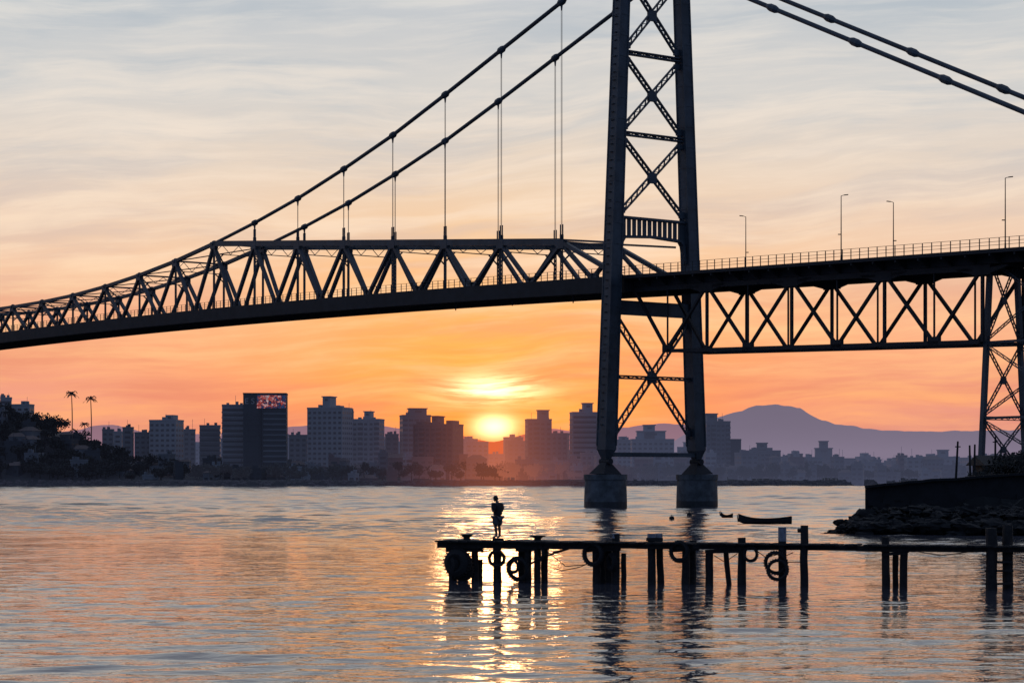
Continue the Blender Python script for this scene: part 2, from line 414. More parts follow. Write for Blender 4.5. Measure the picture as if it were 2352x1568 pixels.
# deck
mb=MB()
k=-9.0
while k<30:
    k2=k+0.25
    a0,a1=zt(k+1e-4) if k>=0 else zt(k),zt(k2-1e-4)
    s0,s1=(-0.1,S+0.1) if k>=0 else (-0.9,S+0.9)
    def quadbox(sa,sb,da,db,mt):
        vs=[]
        for kk,z in ((k,a0),(k2,a1)):
            vs+=[B(kk,sa,z-db),B(kk,sb,z-db),B(kk,sb,z-da),B(kk,sa,z-da)]
        mb.add(vs,[(0,1,2,3),(7,6,5,4),(0,4,5,1),(1,5,6,2),(2,6,7,3),(3,7,4,0)],mt)
    quadbox(s0,s1,0,0.45,STEELD)
    if k>=0:
        quadbox(-0.45,0.45,-0.05,2.25,STEELD); quadbox(S-0.45,S+0.45,-0.05,2.25,STEELD)
        for q in (2.5,5.3,8): quadbox(q-0.2,q+0.2,0.45,1.5,STEELD)
        a=B(k,0.5,a0-1.35);b=B(k,S-0.5,a0-1.35); mb.beam(a,b,0.4,1.7,STEELD)
    else:
        for q in (1.5,5.3,9): quadbox(q-0.25,q+0.25,0.45,1.5,STEELD)
        for sa,sb in ((1.5,-0.8),(9,S+0.8)):
            mb.beam(B(k,sa,a0-1.0),B(k,sb,a0-0.6),0.25,1.3,STEELD,w2=0.25,h2=0.35)
        mb.beam(B(k,1.5,a0-1.1),B(k,9,a0-1.1),0.3,1.4,STEELD)
    k=k2
for k_,d_ in ((1.9,1.0),(2.9,1.2),(4.4,0.8),(0.9,1.1),(9.0,.7)):
    mb.beam(B(k_,1,zb(k_)),B(k_,1,zb(k_)-d_),0.3,0.4,STEELD,w2=.15,h2=.15)
mb.obj("deck",bridge)
mb=MB()
for s_,s2 in ((-0.35,-0.8),(S+0.35,S+0.8)):
    k=-9.0
    while k<28:
        ss=s_ if k>=0 else s2
        z=zt(k+1e-4) if k>=0 else zt(k); step=0.1
        mb.beam(B(k,ss,z-0.1),B(k,ss,z+1.3),0.09,0.09,STEELD,up=uu)
        k2=round(k+step,4)
        for hh in (1.3,0.85,0.45): mb.beam(B(k,ss,z+hh),B(k2,ss,zt(k2-1e-4)+hh),0.05,0.05,STEELD)
        k=k2
mb.obj("deck_railing",bridge)
# cables + hangers
mb=MB()
for s_ in (0,S):
    pts=[B(k/2,s_,cz(k/2)) for k in range(0,17)]; mb.tube(pts,0.32,STEEL,8)
    pts=[B(28-k/2,s_,cz(k/2)) for k in range(0,17)]; mb.tube(pts,0.32,STEEL,8)
    mb.tube([B(-j,s_,80.5-6.93*j) for j in range(0,10)],0.31,STEEL,8)
    for j in range(1,9):
        q=B(-j,s_,80.5-6.93*j); dr=(B(-1,0,-6.93)-B(0,0,0)).normalized()
        mb.tube([q-dr*1.1,q-dr*0.5,q+dr*0.5,q+dr*1.1],[0.34,0.52,0.52,0.34],STEEL,8)
    for kk in list(range(1,9))+list(range(20,28)):
        q=B(kk,s_,cz(kk)); 
        dr=(B(kk+0.3,s_,cz(kk+0.3))-B(kk-0.3,s_,cz(kk-0.3))).normalized()
        mb.tube([q-dr*0.8,q-dr*0.35,q+dr*0.35,q+dr*0.8],[0.36,0.54,0.54,0.36],STEEL,8)
        if kk in (8,20): continue
        zl=tc_(kk)
        mb.beam(q-ZZ*0.3,q-ZZ*1.3,0.4,0.4,STEEL,w2=0.2,h2=0.2)
        for d in (-0.2,0.2):
            mb.tube([q+uu*d*1.3+vv*d*0.6-ZZ*1.0,Vector((q.x,q.y,zl))+uu*d*1.3+vv*d*0.6],0.036,STEEL,5)
            mb.tube([Vector((q.x,q.y,zl+0.5))+uu*d*1.3,Vector((q.x,q.y,zl+2.6))+uu*d*1.3],0.12,STEEL,6)
        mb.beam(Vector((q.x,q.y,zl+0.2)),Vector((q.x,q.y,zl+1.1)),0.5,0.35,STEEL,up=uu)
mb.obj("suspension_cables",bridge)
# approach trusses
mb=MB()
bn_=[0.48,1.58,2.69,3.79]; tn=[0.0,1.03,2.135,3.24,4.3]
def zB(j): return 22.1-0.42*(j-1.1)
def zT(j): return 33.4-0.42*j-1.9
for s_ in (1.5,9.0):
    mb.beam(B(-0.48,s_,zB(0.48)),B(-4.28,s_,zB(4.28)),0.5,0.5,STEELD)
    mb.beam(B(0,s_,zT(0)),B(-4.3,s_,zT(4.3)),0.5,0.7,STEELD)
    for i,b in enumerate(bn_):
        mb.beam(B(-tn[i],s_,zT(tn[i])),B(-b,s_,zB(b)),0.35,0.45,STEELD,up=vv)
        mb.beam(B(-b,s_,zB(b)),B(-tn[i+1],s_,zT(tn[i+1])),0.35,0.4,STEELD,up=vv)
        mb.beam(B(-b,s_,zB(b)),B(-b,s_,zT(b)),0.18,0.2,STEELD,up=vv)
        q=B(-b,s_,zB(b)+0.3); mb.beam(q-uu*0.9,q+uu*0.9,0.5,1.0,STEELD)
    for tt in tn[1:]:
        mb.beam(B(-tt,s_,zT(tt)),B(-tt,s_,zB(tt)),0.35,0.35,STEELD,up=vv)
        q=B(-tt,s_,zT(tt)-0.3); mb.beam(q-uu*1.4,q+uu*1.4,0.55,1.2,STEELD)
        for d in (-1,1): mb.beam(B(-tt,s_,zT(tt)-.5)+uu*d*0.8,B(-tt,s_,zT(tt))+uu*d*4.0,0.5,0.8,STEELD,w2=.5,h2=.2)
for j in [0.48,1.03,1.58,2.135,2.69,3.24,3.79,4.25]:
    mb.beam(B(-j,1.5,zB(j)),B(-j,9,zB(j)),0.3,0.3,STEELD)
for i in range(3):
    a,b=bn_[i],bn_[i+1]
    mb.beam(B(-a,1.5,zB(a)),B(-b,9,zB(b)),0.18,0.18,STEELD); mb.beam(B(-a,9,zB(a)),B(-b,1.5,zB(b)),0.18,0.18,STEELD)
mb.obj("approach_trusses",bridge)
# trestle
mb=MB()
def TL(k,sg,z): return B(k,5.3+sg*(2.37+(31-z)*0.068),z)
zs=[31,20.7,11.6,4.0]
for k in (-4.3,-5.3):
    for sg in (-1,1):
        mb.beam(TL(k,sg,2.5),TL(k,sg,31),0.58,0.58,STEEL,up=uu)
    for z0,z1 in zip(zs,zs[1:]):
        for sg in (-1,1): mb.lattice(TL(k,sg,z0-0.3),TL(k,-sg,z1+0.3),0.5,uu,STEEL,fl=0.1,lace=0.06,pitch=0.55,depth=.15)
        mb.lattice(TL(k,-1,z1),TL(k,1,z1),0.45,uu,STEEL,fl=0.1,lace=0.06,pitch=0.55,depth=.15)
        c=(TL(k,-1,(z0+z1)/2)+TL(k,1,(z0+z1)/2))/2; mb.beam(c-ZZ*0.4,c+ZZ*0.4,0.8,0.3,STEEL,up=uu)
    mb.beam(TL(k,-1,31),TL(k,1,31),0.8,0.8,STEEL)
for sg in (-1,1):
    for z0,z1 in zip(zs,zs[1:]):
        mb.lattice(TL(-4.3,sg,z0-.3),TL(-5.3,sg,z1+.3),0.4,vv,STEEL,fl=0.1,lace=0.06,pitch=0.55,depth=.12)
        mb.lattice(TL(-5.3,sg,z0-.3),TL(-4.3,sg,z1+.3),0.4,vv,STEEL,fl=0.1,lace=0.06,pitch=0.55,depth=.12)
        mb.beam(TL(-4.3,sg,z1),TL(-5.3,sg,z1),0.25,0.3,STEEL)
    for k in (-6.3,-7.6,-9): mb.beam(B(k,5.3+sg*3.5,2),B(k,5.3+sg*3.5,zt(k)-1),0.8,0.8,STEEL,up=uu)
mb.obj("approach_trestle",bridge)
# street lamps
def slamp(px,ytop,side):
    s_= -0.6 if side==0 else S+0.6
    r=(px-CX)/F; q0=O0+vv*s_
    k=(r*q0.y-q0.x)/(uu.x*Lp-r*uu.y*Lp)
    b=B(k,s_,zt(k)); Z=CH+(HY-ytop)/F*b.y
    mb=MB(); mb.tube([b,b+ZZ*0.8,Vector((b.x,b.y,Z))],[0.12,0.08,0.05],STEELD,8)
    dr=Vector((0.9,0,0)) if side==0 else Vector((-0.9,0,0))
    tp=Vector((b.x,b.y,Z)); mb.tube([tp,tp+dr*0.5+ZZ*0.12],0.04,STEELD,6); mb.beam(tp+dr*0.4+ZZ*0.1,tp+dr*1.0+ZZ*0.16,0.24,0.1,STEELD)
    mb.beam(tp-ZZ*(Z-b.z)*0.6,tp-ZZ*(Z-b.z)*0.6-dr*0.45,0.1,0.12,STEELD)
    mb.obj("street_lamp")
slamp(1713,498,1); slamp(1932,450,0); slamp(2052,465,1); slamp(2309,409,0)
# ---------------------------------------------------------------- far terrain
def shore(X): return 1160+190*sstep(X,70,260)+6*noise.noise(Vector((X*0.03,0,0)))
def th(X,Y):
    d=Y-shore(X)
    if d<-4: return -3.0
    h=-1+3.6*sstep(d,-3,9)+min(9,max(0,d-9)*0.02)
    h+=38*math.exp(-((X+310)/72)**2)*sstep(d,5,75)*(1-sstep(d,110,330))
    h+=noise.noise(Vector((X*0.02,Y*0.02,3)))*1.5*sstep(d,5,50)
    return h
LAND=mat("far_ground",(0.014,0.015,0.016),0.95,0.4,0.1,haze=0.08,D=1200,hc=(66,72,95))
mb=MB(); nx=150; ys=[-5,0,3,6,9,14,22,35,50,70,100,150,220,320,450,650,1000]; vs=[];fs=[]
for i in range(nx+1):
    X=-560+1200*i/nx
    for d in ys:
        Y=shore(X)+d; vs.append((X,Y,th(X,Y)+ (U(-0.5,0.5) if 3<=d<=9 else 0)))
ny=len(ys)
for i in range(nx):
    for j in range(ny-1): fs.append((i*ny+j,(i+1)*ny+j,(i+1)*ny+j+1,i*ny+j+1))
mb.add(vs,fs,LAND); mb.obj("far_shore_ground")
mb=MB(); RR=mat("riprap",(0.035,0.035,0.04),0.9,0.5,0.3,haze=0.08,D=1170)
for _ in range(1500):
    X=U(-330,330); d=U(-1,9); Y=shore(X)+d; r=U(0.5,1.3)
    mb.ball((X,Y,th(X,Y)+0.1),r,RR,6,3,(U(.8,1.4),1,U(.5,.9)))
mb.obj("shoreline_rocks")
# ---------------------------------------------------------------- mountains
def ridge(name,prof,D,haze_col,sun_col,hz,depth=1500,off=0):
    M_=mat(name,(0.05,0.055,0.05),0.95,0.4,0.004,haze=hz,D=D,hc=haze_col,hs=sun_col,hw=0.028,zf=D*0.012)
    mb=MB();vs=[];fs=[];n=170;x0,x1=prof[0][0],prof[-1][0];ny=14
    for i in range(n+1):
        px=x0+(x1-x0)*i/n; y=interp(prof,px)+off; H=CH+(HY-y)/F*D
        H+= (noise.fractal(Vector((px*0.03,D,0)),1.0,2.0,5))*D*0.0005
        X=(px-CX)/F*D
        for j in range(ny):
            v=j/(ny-1); e=1-abs(v*2-1); e=sstep(e,0,1)**0.8
            Y=D+(v-0.5)*depth
            nz=noise.fractal(Vector((X*0.004,Y*0.004,D)),1.0,2.0,4)*D*0.0012*(4*v*(1-v))*(0 if abs(v-.5)<.1 else 1)
            vs.append((X,Y,max(-2,H*e+nz)))
    for i in range(n):
        for j in range(ny-1): fs.append((i*ny+j,(i+1)*ny+j,(i+1)*ny+j+1,i*ny+j+1))
    mb.add(vs,fs,M_); mb.obj(name,smooth=True)
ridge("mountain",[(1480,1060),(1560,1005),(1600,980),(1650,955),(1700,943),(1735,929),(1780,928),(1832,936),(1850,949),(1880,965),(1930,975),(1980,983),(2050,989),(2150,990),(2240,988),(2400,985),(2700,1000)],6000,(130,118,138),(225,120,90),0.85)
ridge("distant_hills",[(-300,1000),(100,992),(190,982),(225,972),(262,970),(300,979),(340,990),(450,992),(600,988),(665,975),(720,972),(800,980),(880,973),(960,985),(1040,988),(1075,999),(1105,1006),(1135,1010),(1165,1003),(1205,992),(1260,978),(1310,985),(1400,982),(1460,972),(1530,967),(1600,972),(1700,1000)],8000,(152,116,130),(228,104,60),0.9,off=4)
# ---------------------------------------------------------------- buildings
WM={}
def bmat(tone,hz):
    k=(tone,round(hz,2))
    if k not in WM:
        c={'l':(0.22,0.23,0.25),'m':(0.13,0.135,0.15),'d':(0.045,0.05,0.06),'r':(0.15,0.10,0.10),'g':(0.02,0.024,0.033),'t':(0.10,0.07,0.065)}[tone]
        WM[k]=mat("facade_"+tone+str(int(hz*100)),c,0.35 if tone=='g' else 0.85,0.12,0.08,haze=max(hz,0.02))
    return WM[k]
def tower_block(mb,M,Wd,Dp,z0,z1,tone,hz,style,fl=3.0):
    wall=bmat(tone,hz); gl=bmat('g',hz); 
    mb.box(-Wd/2,Wd/2,-Dp/2,Dp/2,z0,z1,wall,M)
    nf=max(1,int((z1-z0-0.8)/fl)); 
    faces=[(Wd,lambda a,o:(a,-Dp/2-o),0),(Dp,lambda a,o:(-Wd/2-o,a),1),(Dp,lambda a,o:(Wd/2+o,a),1)]
    for wd,fn,ax in faces:
        nc=max(1,int(wd/3.1)); sp_=wd/nc
        def pb(a0,a1,o0,o1,za,zb_,mt):
            p0=fn(a0,o0);p1=fn(a1,o1)
            mb.box(min(p0[0],p1[0]),max(p0[0],p1[0]),min(p0[1],p1[1]),max(p0[1],p1[1]),za,zb_,mt,M)
        for f in range(nf):
            zf=z1-(f+1)*fl
            if zf<z0: break
            if style=='band':
                pb(-wd/2+0.5,wd/2-0.5,-0.1,0.04,zf,zf+1.5,gl)
                pb(-wd/2+0.1,wd/2-0.1,-0.1,0.3,zf-0.7,zf-0.3,wall)
            else:
                for c in range(nc):
                    a=-wd/2+(c+0.5)*sp_
                    if style=='balc' and ax==0 and c%3==1:
                        pb(a-sp_*0.48,a+sp_*0.48,-0.1,0.05,zf-0.7,zf+1.5,gl)
                        pb(a-sp_*0.48,a+sp_*0.48,0.0,1.2,zf-1.0,zf+0.05,wall)
                    else:
                        ww=sp_*(0.28 if style!='wide' else 0.4)
                        pb(a-ww,a+ww,-0.1,0.05,zf,zf+1.35,gl)
        if style=='balc' and ax==0:
            for c in range(0,nc+1,3):
                a=-wd/2+c*sp_; a=max(-wd/2+0.3,min(wd/2-0.3,a)); pb(a-0.25,a+0.25,-0.1,0.7,z0,z1+0.4,wall)
    mb.box(-Wd/2-0.15,Wd/2+0.15,-Dp/2-0.15,Dp/2+0.15,z1,z1+0.9,wall,M)
def building(px0,px1,yt,D,tone='l',hz=0.2,style='win',rot=None,tops=(),q=0.7,name="apartment_building",base=None):
    rot=math.radians(U(-28,28)) if rot is None else math.radians(rot)
    A=(px1-px0)/F*D; Wd=A/(math.cos(rot)+q*abs(math.sin(rot))); Dp=Wd*q
    X=((px0+px1)/2-CX)/F*D; z1=CH+(HY-yt)/F*D-0.9
    z0=(th(X,D)-3) if base is None else base
    M=Matrix.Translation((X,D,0))@Matrix.Rotation(rot,4,'Z')
    mb=MB(); tower_block(mb,M,Wd,Dp,z0,z1,tone,hz,style)
    wall=bmat(tone,hz)
    for (a,b,y) in tops:
        xa=(a-CX)/F*D-X; xb_=(b-CX)/F*D-X; zz=CH+(HY-y)/F*D
        c=(xa+xb_)/2/max(0.5,math.cos(rot)); w2=(xb_-xa)*0.8
        c=max(-Wd/2+w2/2,min(Wd/2-w2/2,c))
        mb.box(c-w2/2,c+w2/2,-Dp*0.3,Dp*0.3,z1+0.9,zz,wall,M)
        if zz-z1>4: mb.box(c-w2/2-0.6,c+w2/2+0.6,-Dp*0.33,Dp*0.33,zz-0.05,zz+0.5,wall,M)
        mb.box(c-w2*0.2,c+w2*0.2,-Dp*0.31,-Dp*0.29,zz-2.2,zz-1.0,bmat('g',hz),M)
    for _ in range(3):
        c=U(-Wd*0.4,Wd*0.4); mb.box(c-0.8,c+0.8,-Dp*0.2,0,z1+0.9,z1+U(1.8,3),wall,M)
    c=U(-Wd*0.3,Wd*0.3); p0=M@Vector((c,0,z1)); mb.tube([p0,p0+ZZ*U(3,7)],0.09,wall,4)
    return mb.obj(name)
bl=[(345,420,964,1290,'l',.14,'win',-15,((383,407,953),)),(420,450,985,1330,'m',.18,'win',10,()),(458,507,976,1300,'m',.12,'band',5,()),
(508,562,929,1245,'l',.10,'band',8,()),
(665,706,998,1290,'m',.15,'win',0,()),(707,808,936,1290,'l',.17,'win',-18,((745,768,912),)),(790,812,944,1310,'m',.17,'win',0,()),
(810,882,962,1310,'l',.22,'balc',-12,((838,857,946),)),(884,916,996,1330,'m',.2,'win',5,()),
(917,990,953,1320,'m',.2,'wide',12,((934,983,939),)),(950,1064,974,1240,'r',.10,'balc',-20,((960,985,968),(997,1015,957),(1030,1050,966))),
(1065,1122,1014,1500,'l',.4,'win',10,()),(1122,1162,1042,1600,'l',.5,'win',-8,()),(1160,1206,1012,1500,'m',.4,'win',14,((1180,1200,1004),)),
(1206,1267,962,1330,'m',.25,'balc',8,((1232,1262,943),)),(1267,1308,994,1310,'m',.25,'win',-12,()),(1309,1371,946,1290,'l',.2,'band',8,((1336,1362,927),)),
(1372,1412,1003,1500,'m',.4,'win',5,()),(1412,1450,1009,1480,'l',.36,'win',15,((1420,1440,1002),)),(1450,1546,1008,1400,'l',.36,'win',0,((1475,1506,977),(1455,1535,991))),(1548,1600,1040,1450,'m',.4,'win',12,()),
(1615,1700,1008,1410,'d',.28,'win',8,()),(1615,1676,967,1405,'m',.3,'balc',8,((1618,1648,951),)),
(1708,1795,1034,1430,'m',.36,'balc',-6,((1735,1765,1018),(1720,1780,1028))),(1795,1812,1050,1500,'m',.45,'win',0,()),(1810,1843,1041,1480,'l',.42,'win',14,((1818,1832,1035),)),
(1848,1966,1052,1500,'m',.45,'win',-5,((1868,1915,1030),(1880,1903,1014))),(1966,2008,1048,1560,'l',.5,'win',10,((1975,1995,1040),)),
(2038,2106,1058,1480,'m',.45,'balc',6,((2050,2075,1050),)),(2108,2196,1048,1460,'l',.42,'win',-8,((2150,2180,1034),(2125,2150,1042))),(2210,2300,1050,1500,'m',.45,'win',8,()),
(235,262,985,1330,'m',.12,'win',5,()),(262,283,990,1320,'l',.14,'win',-10,()),(283,306,980,1300,'m',.1,'win',0,()),(308,350,992,1300,'m',.1,'win',8,()),
(0,28,912,1300,'l',.10,'band',10,((0,14,907),)),(26,76,928,1290,'l',.08,'win',-8,((50,66,921),)),(-70,0,930,1290,'m',.08,'win',0,())]
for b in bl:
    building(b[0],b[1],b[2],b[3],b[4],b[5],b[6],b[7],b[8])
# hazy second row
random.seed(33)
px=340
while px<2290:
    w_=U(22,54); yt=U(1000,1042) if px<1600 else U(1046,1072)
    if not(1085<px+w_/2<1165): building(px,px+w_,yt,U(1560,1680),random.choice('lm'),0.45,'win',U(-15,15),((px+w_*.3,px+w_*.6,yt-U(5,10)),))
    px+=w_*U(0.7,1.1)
# dark tower with LED screen
D=1235
mb=MB(); hz=0.06
X0=(558-CX)/F*D; X1=(662-CX)/F*D; z1=CH+(HY-906)/F*D; Wd=X1-X0-1.5; z0=th((X0+X1)/2,D)-3; Xc=(X0+X1)/2
M=Matrix.Translation((Xc,D,0))@Matrix.Rotation(math.radians(3),4,'Z')
dk=bmat('d',hz); gl=bmat('g',hz); lt=bmat('m',hz)
mb.box(-Wd/2,Wd/2,-8,8,z0,z1,dk,M)
for f in range(13):
    za=z1-11.5-f*3.0
    if za<z0: break
    mb.box(-1.0,Wd/2+0.2,-8.35,-8.0,za,za+1.0,lt,M); mb.box(-1.0,Wd/2,-8.05,-7.9,za+1.0,za+2.9,gl,M)
    mb.box(-Wd/2+1,-3.2,-8.06,-7.9,za+0.2,za+1.8,gl,M)
for a in (-2.6,-1.2): mb.box(a-0.3,a+0.3,-8.5,-8,z0,z1-8.5,dk,M)
mb.box(-Wd/2-.2,Wd/2+.2,-8.2,8.2,z1,z1+0.7,dk,M)
sm=bpy.data.materials.new("led_screen"); sm.use_nodes=True; sm.node_tree.nodes.clear(); t=NT(sm.node_tree)
g=t.new('ShaderNodeNewGeometry')
nn=t.noise(g.outputs[0],0.42,4,0.7,0.8)
cc=t.ramp(nn,[(0.34,(20,24,40)),(0.43,(50,70,110)),(0.47,(24,24,38)),(0.50,(28,22,34)),(0.53,(215,90,80)),(0.56,(60,26,36)),(0.60,(225,205,210)),(0.64,(40,24,40)),(0.70,(210,80,70))])
e=t.new('ShaderNodeEmission'); t.put(e.inputs[0],cc); e.inputs[1].default_value=0.85
oo=t.new('ShaderNodeOutputMaterial'); t.l.new(e.outputs[0],oo.inputs[0])
mb.box(-Wd*0.18,Wd/2-0.3,-8.4,-8.0,z1-8.0,z1-0.6,sm,M)
bo=mb.obj("office_building")
tcu=bpy.data.curves.new("sign_letters",'FONT'); tcu.body="E S"; tcu.size=4.6; tcu.extrude=0.05; tcu.materials.append(bmat('l',0.2))
to=bpy.data.objects.new("sign_letters",tcu); scene.collection.objects.link(to); to.parent=bo
to.matrix_world=M@Matrix.Translation((-Wd/2+0.8,-8.15,z1-5.5))@Matrix.Rotation(math.pi/2,4,'X')
# low buildings
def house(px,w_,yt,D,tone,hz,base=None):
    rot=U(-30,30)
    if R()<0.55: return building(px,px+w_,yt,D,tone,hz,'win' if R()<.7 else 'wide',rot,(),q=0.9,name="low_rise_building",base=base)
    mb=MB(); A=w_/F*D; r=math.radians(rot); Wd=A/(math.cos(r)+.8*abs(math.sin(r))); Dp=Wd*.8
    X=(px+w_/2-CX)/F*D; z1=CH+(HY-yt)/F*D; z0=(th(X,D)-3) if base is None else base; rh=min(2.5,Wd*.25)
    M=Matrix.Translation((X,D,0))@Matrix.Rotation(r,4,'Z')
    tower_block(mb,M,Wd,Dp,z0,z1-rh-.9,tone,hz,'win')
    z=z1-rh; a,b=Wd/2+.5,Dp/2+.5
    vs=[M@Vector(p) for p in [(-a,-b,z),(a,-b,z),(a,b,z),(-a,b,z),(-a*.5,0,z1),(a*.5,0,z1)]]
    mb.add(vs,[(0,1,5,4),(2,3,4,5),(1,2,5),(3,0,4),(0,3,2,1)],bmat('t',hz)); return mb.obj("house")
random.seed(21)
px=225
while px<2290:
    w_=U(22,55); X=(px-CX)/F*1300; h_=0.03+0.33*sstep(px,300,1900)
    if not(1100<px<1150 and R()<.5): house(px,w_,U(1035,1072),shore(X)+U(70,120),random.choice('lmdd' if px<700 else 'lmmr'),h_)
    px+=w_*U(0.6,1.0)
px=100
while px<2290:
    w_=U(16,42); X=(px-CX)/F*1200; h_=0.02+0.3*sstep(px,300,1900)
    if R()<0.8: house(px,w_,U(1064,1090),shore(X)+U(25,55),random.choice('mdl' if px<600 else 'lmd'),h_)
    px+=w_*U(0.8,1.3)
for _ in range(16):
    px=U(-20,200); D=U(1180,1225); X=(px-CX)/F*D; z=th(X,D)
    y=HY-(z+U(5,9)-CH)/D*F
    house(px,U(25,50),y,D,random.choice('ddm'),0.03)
# ---------------------------------------------------------------- trees on the far shore
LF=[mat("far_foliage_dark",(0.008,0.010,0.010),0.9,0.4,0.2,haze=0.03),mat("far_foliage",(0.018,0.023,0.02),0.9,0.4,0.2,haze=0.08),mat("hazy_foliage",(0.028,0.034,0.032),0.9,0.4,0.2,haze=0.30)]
mb=MB()
def tclump(X,Y,h,r,m_):
    z=th(X,Y); mb.tube([(X,Y,z-0.5),(X+U(-.5,.5),Y,z+h*0.6)],[0.35,0.15],m_,5)
    for _ in range(5):
        a=U(0,6.28); rr=r*U(.2,.6)
        mb.leaves((X+math.cos(a)*rr,Y+math.sin(a)*rr,z+h*U(.5,.85)),(r*.55,r*.55,h*.26),46,1.3,m_)
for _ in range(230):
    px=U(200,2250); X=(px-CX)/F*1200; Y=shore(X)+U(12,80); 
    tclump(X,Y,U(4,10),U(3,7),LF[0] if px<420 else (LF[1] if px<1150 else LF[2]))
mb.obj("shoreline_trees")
mb=MB()
for _ in range(210):
    X=U(-350,-218); Y=shore(X)+U(10,85); tclump(X,Y,U(5,9),U(4,7),LF[0])
for px,yy in ((105,945),(125,950),(140,962),(10,945),(30,958),(50,962),(80,965),(165,985),(185,990),(210,1000)):
    D=1235; X=(px-CX)/F*D; z=CH+(HY-yy)/F*D-2
    for _ in range(5): mb.leaves((X+U(-3,3),D,z+U(-5,1)),(3.6,3.6,2.4),80,1.2,LF[0])
    mb.tube([(X,D,th(X,D)-1),(X,D,z)],[0.4,0.2],LF[0],5)
mb.obj("hillside_trees")
def palm(px,ytop,ybase,D,fr=3.9):
    mb=MB(); X=(px-CX)/F*D; z1=CH+(HY-ytop)/F*D-1.3; z0=min(th(X,D),CH+(HY-ybase)/F*D)-1
    pts=[(X+0.5*math.sin(i*0.5),D,z0+(z1-z0)*i/6) for i in range(7)]
    mb.tube(pts,[0.42,0.36,0.32,0.3,0.28,0.26,0.22],LF[0],7); top=Vector(pts[-1])
    for i in range(17):
        a=2*math.pi*i/17+U(-.15,.15); up=(0.2,1.5,0.8)[i%3]+U(-.2,.2); ln=fr*U(.8,1.15); prev=top; dh=Vector((math.cos(a),math.sin(a),0)); sd_=Vector((-dh.y,dh.x,0))
        for j in range(1,8):
            t_=j/7; q=top+dh*ln*t_*(1-.2*t_*up)+ZZ*(ln*up*.8*t_-ln*(.6+.4*up)*t_*t_)
            mb.beam(prev,q,0.09,0.09,LF[0])
            wl=0.65*math.sin(math.pi*min(1,t_*.85+.1))
            for e in (-1,1):
                mb.add([prev,q,q+sd_*e*wl-ZZ*.35*wl+dh*.3,prev+sd_*e*wl*.85-ZZ*.4*wl+dh*.2],[(0,1,2,3)],LF[0])
            prev=q
    mb.obj("palm_tree")
palm(164,899,985,1225,4.4); palm(208,910,992,1225,4.2); palm(194,968,1000,1215,3.2); palm(12,942,990,1215,3.4); palm(1052,1073,1095,1195,2.6)
# ---------------------------------------------------------------- right bank
mb=MB(); vs=[];fs=[];nx,ny=70,60
def bank(X,Y):
    xl=interp([(150,66),(168,50),(176,36),(180,33.5),(200,37.5),(240,44.5),(262,49),(300,58),(340,90)],Y)
    d=X-xl
    h=-2.5+ (5.2)*sstep(d,-3,1.5)+1.0*sstep(d,8,26)+noise.noise(Vector((X*.3,Y*.3,0)))*0.4
    yf=sstep(Y,166,178)
    return min(h, -2.5+9*yf)+ (0.8*sstep(X,44,60))*yf
for i in range(nx+1):
    for j in range(ny+1):
        X=25+110*(i/nx)**1.2; Y=158+190*(j/ny)**1.3; vs.append((X,Y,bank(X,Y)))
for i in range(nx):
    for j in range(ny): fs.append((i*(ny+1)+j,(i+1)*(ny+1)+j,(i+1)*(ny+1)+j+1,i*(ny+1)+j+1))
mb.add(vs,fs,SOIL); mb.obj("river_bank_ground")
mb=MB(); D0=177
Xl=(1987-CX)/F*D0
segs=[(1987,1119),(2005,1117),(2030,1114),(2060,1112),(2085,1108),(2110,1107),(2140,1103),(2200,1101),(2245,1096),(2320,1091),(2400,1088),(2600,1085)]
for (a,ya),(b,yb) in zip(segs,segs[1:]):
    pa=P(a,ya,D0);pb=P(b,yb,D0)
    vs=[(pa.x,D0,-1),(pb.x,D0,-1),(pb.x*1.1,D0+16,-1),(pa.x*1.1,D0+16,-1),(pa.x,D0,pa.z),(pb.x,D0,pb.z),(pb.x*1.1,D0+16,pb.z),(pa.x*1.1,D0+16,pa.z)]
    mb.add(vs,MB.BF,QUAY)
    mb.beam((pa.x,D0-0.1,pa.z+.05),(pb.x,D0-0.1,pb.z+.05),0.6,0.2,QUAY)
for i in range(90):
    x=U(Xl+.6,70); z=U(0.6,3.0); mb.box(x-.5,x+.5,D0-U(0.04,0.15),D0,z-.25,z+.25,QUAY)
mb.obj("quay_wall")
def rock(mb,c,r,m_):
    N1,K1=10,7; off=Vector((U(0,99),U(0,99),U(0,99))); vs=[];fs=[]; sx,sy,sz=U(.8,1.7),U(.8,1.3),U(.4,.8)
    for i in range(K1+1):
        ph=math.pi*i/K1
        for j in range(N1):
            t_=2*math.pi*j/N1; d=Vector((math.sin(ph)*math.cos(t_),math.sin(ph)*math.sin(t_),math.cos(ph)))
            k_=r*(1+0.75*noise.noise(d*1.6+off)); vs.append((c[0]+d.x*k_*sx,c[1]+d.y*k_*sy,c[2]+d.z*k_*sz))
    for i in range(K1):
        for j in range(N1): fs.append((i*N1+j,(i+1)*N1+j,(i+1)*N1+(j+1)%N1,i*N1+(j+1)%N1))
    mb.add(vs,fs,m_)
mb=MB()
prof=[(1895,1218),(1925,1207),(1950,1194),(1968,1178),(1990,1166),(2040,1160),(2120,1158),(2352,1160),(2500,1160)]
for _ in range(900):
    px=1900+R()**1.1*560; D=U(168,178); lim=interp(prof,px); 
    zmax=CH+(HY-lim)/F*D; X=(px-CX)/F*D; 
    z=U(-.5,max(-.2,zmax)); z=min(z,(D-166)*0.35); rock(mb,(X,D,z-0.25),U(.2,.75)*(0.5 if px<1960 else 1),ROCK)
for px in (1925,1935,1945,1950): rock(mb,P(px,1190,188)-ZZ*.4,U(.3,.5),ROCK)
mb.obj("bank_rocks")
mb=MB()
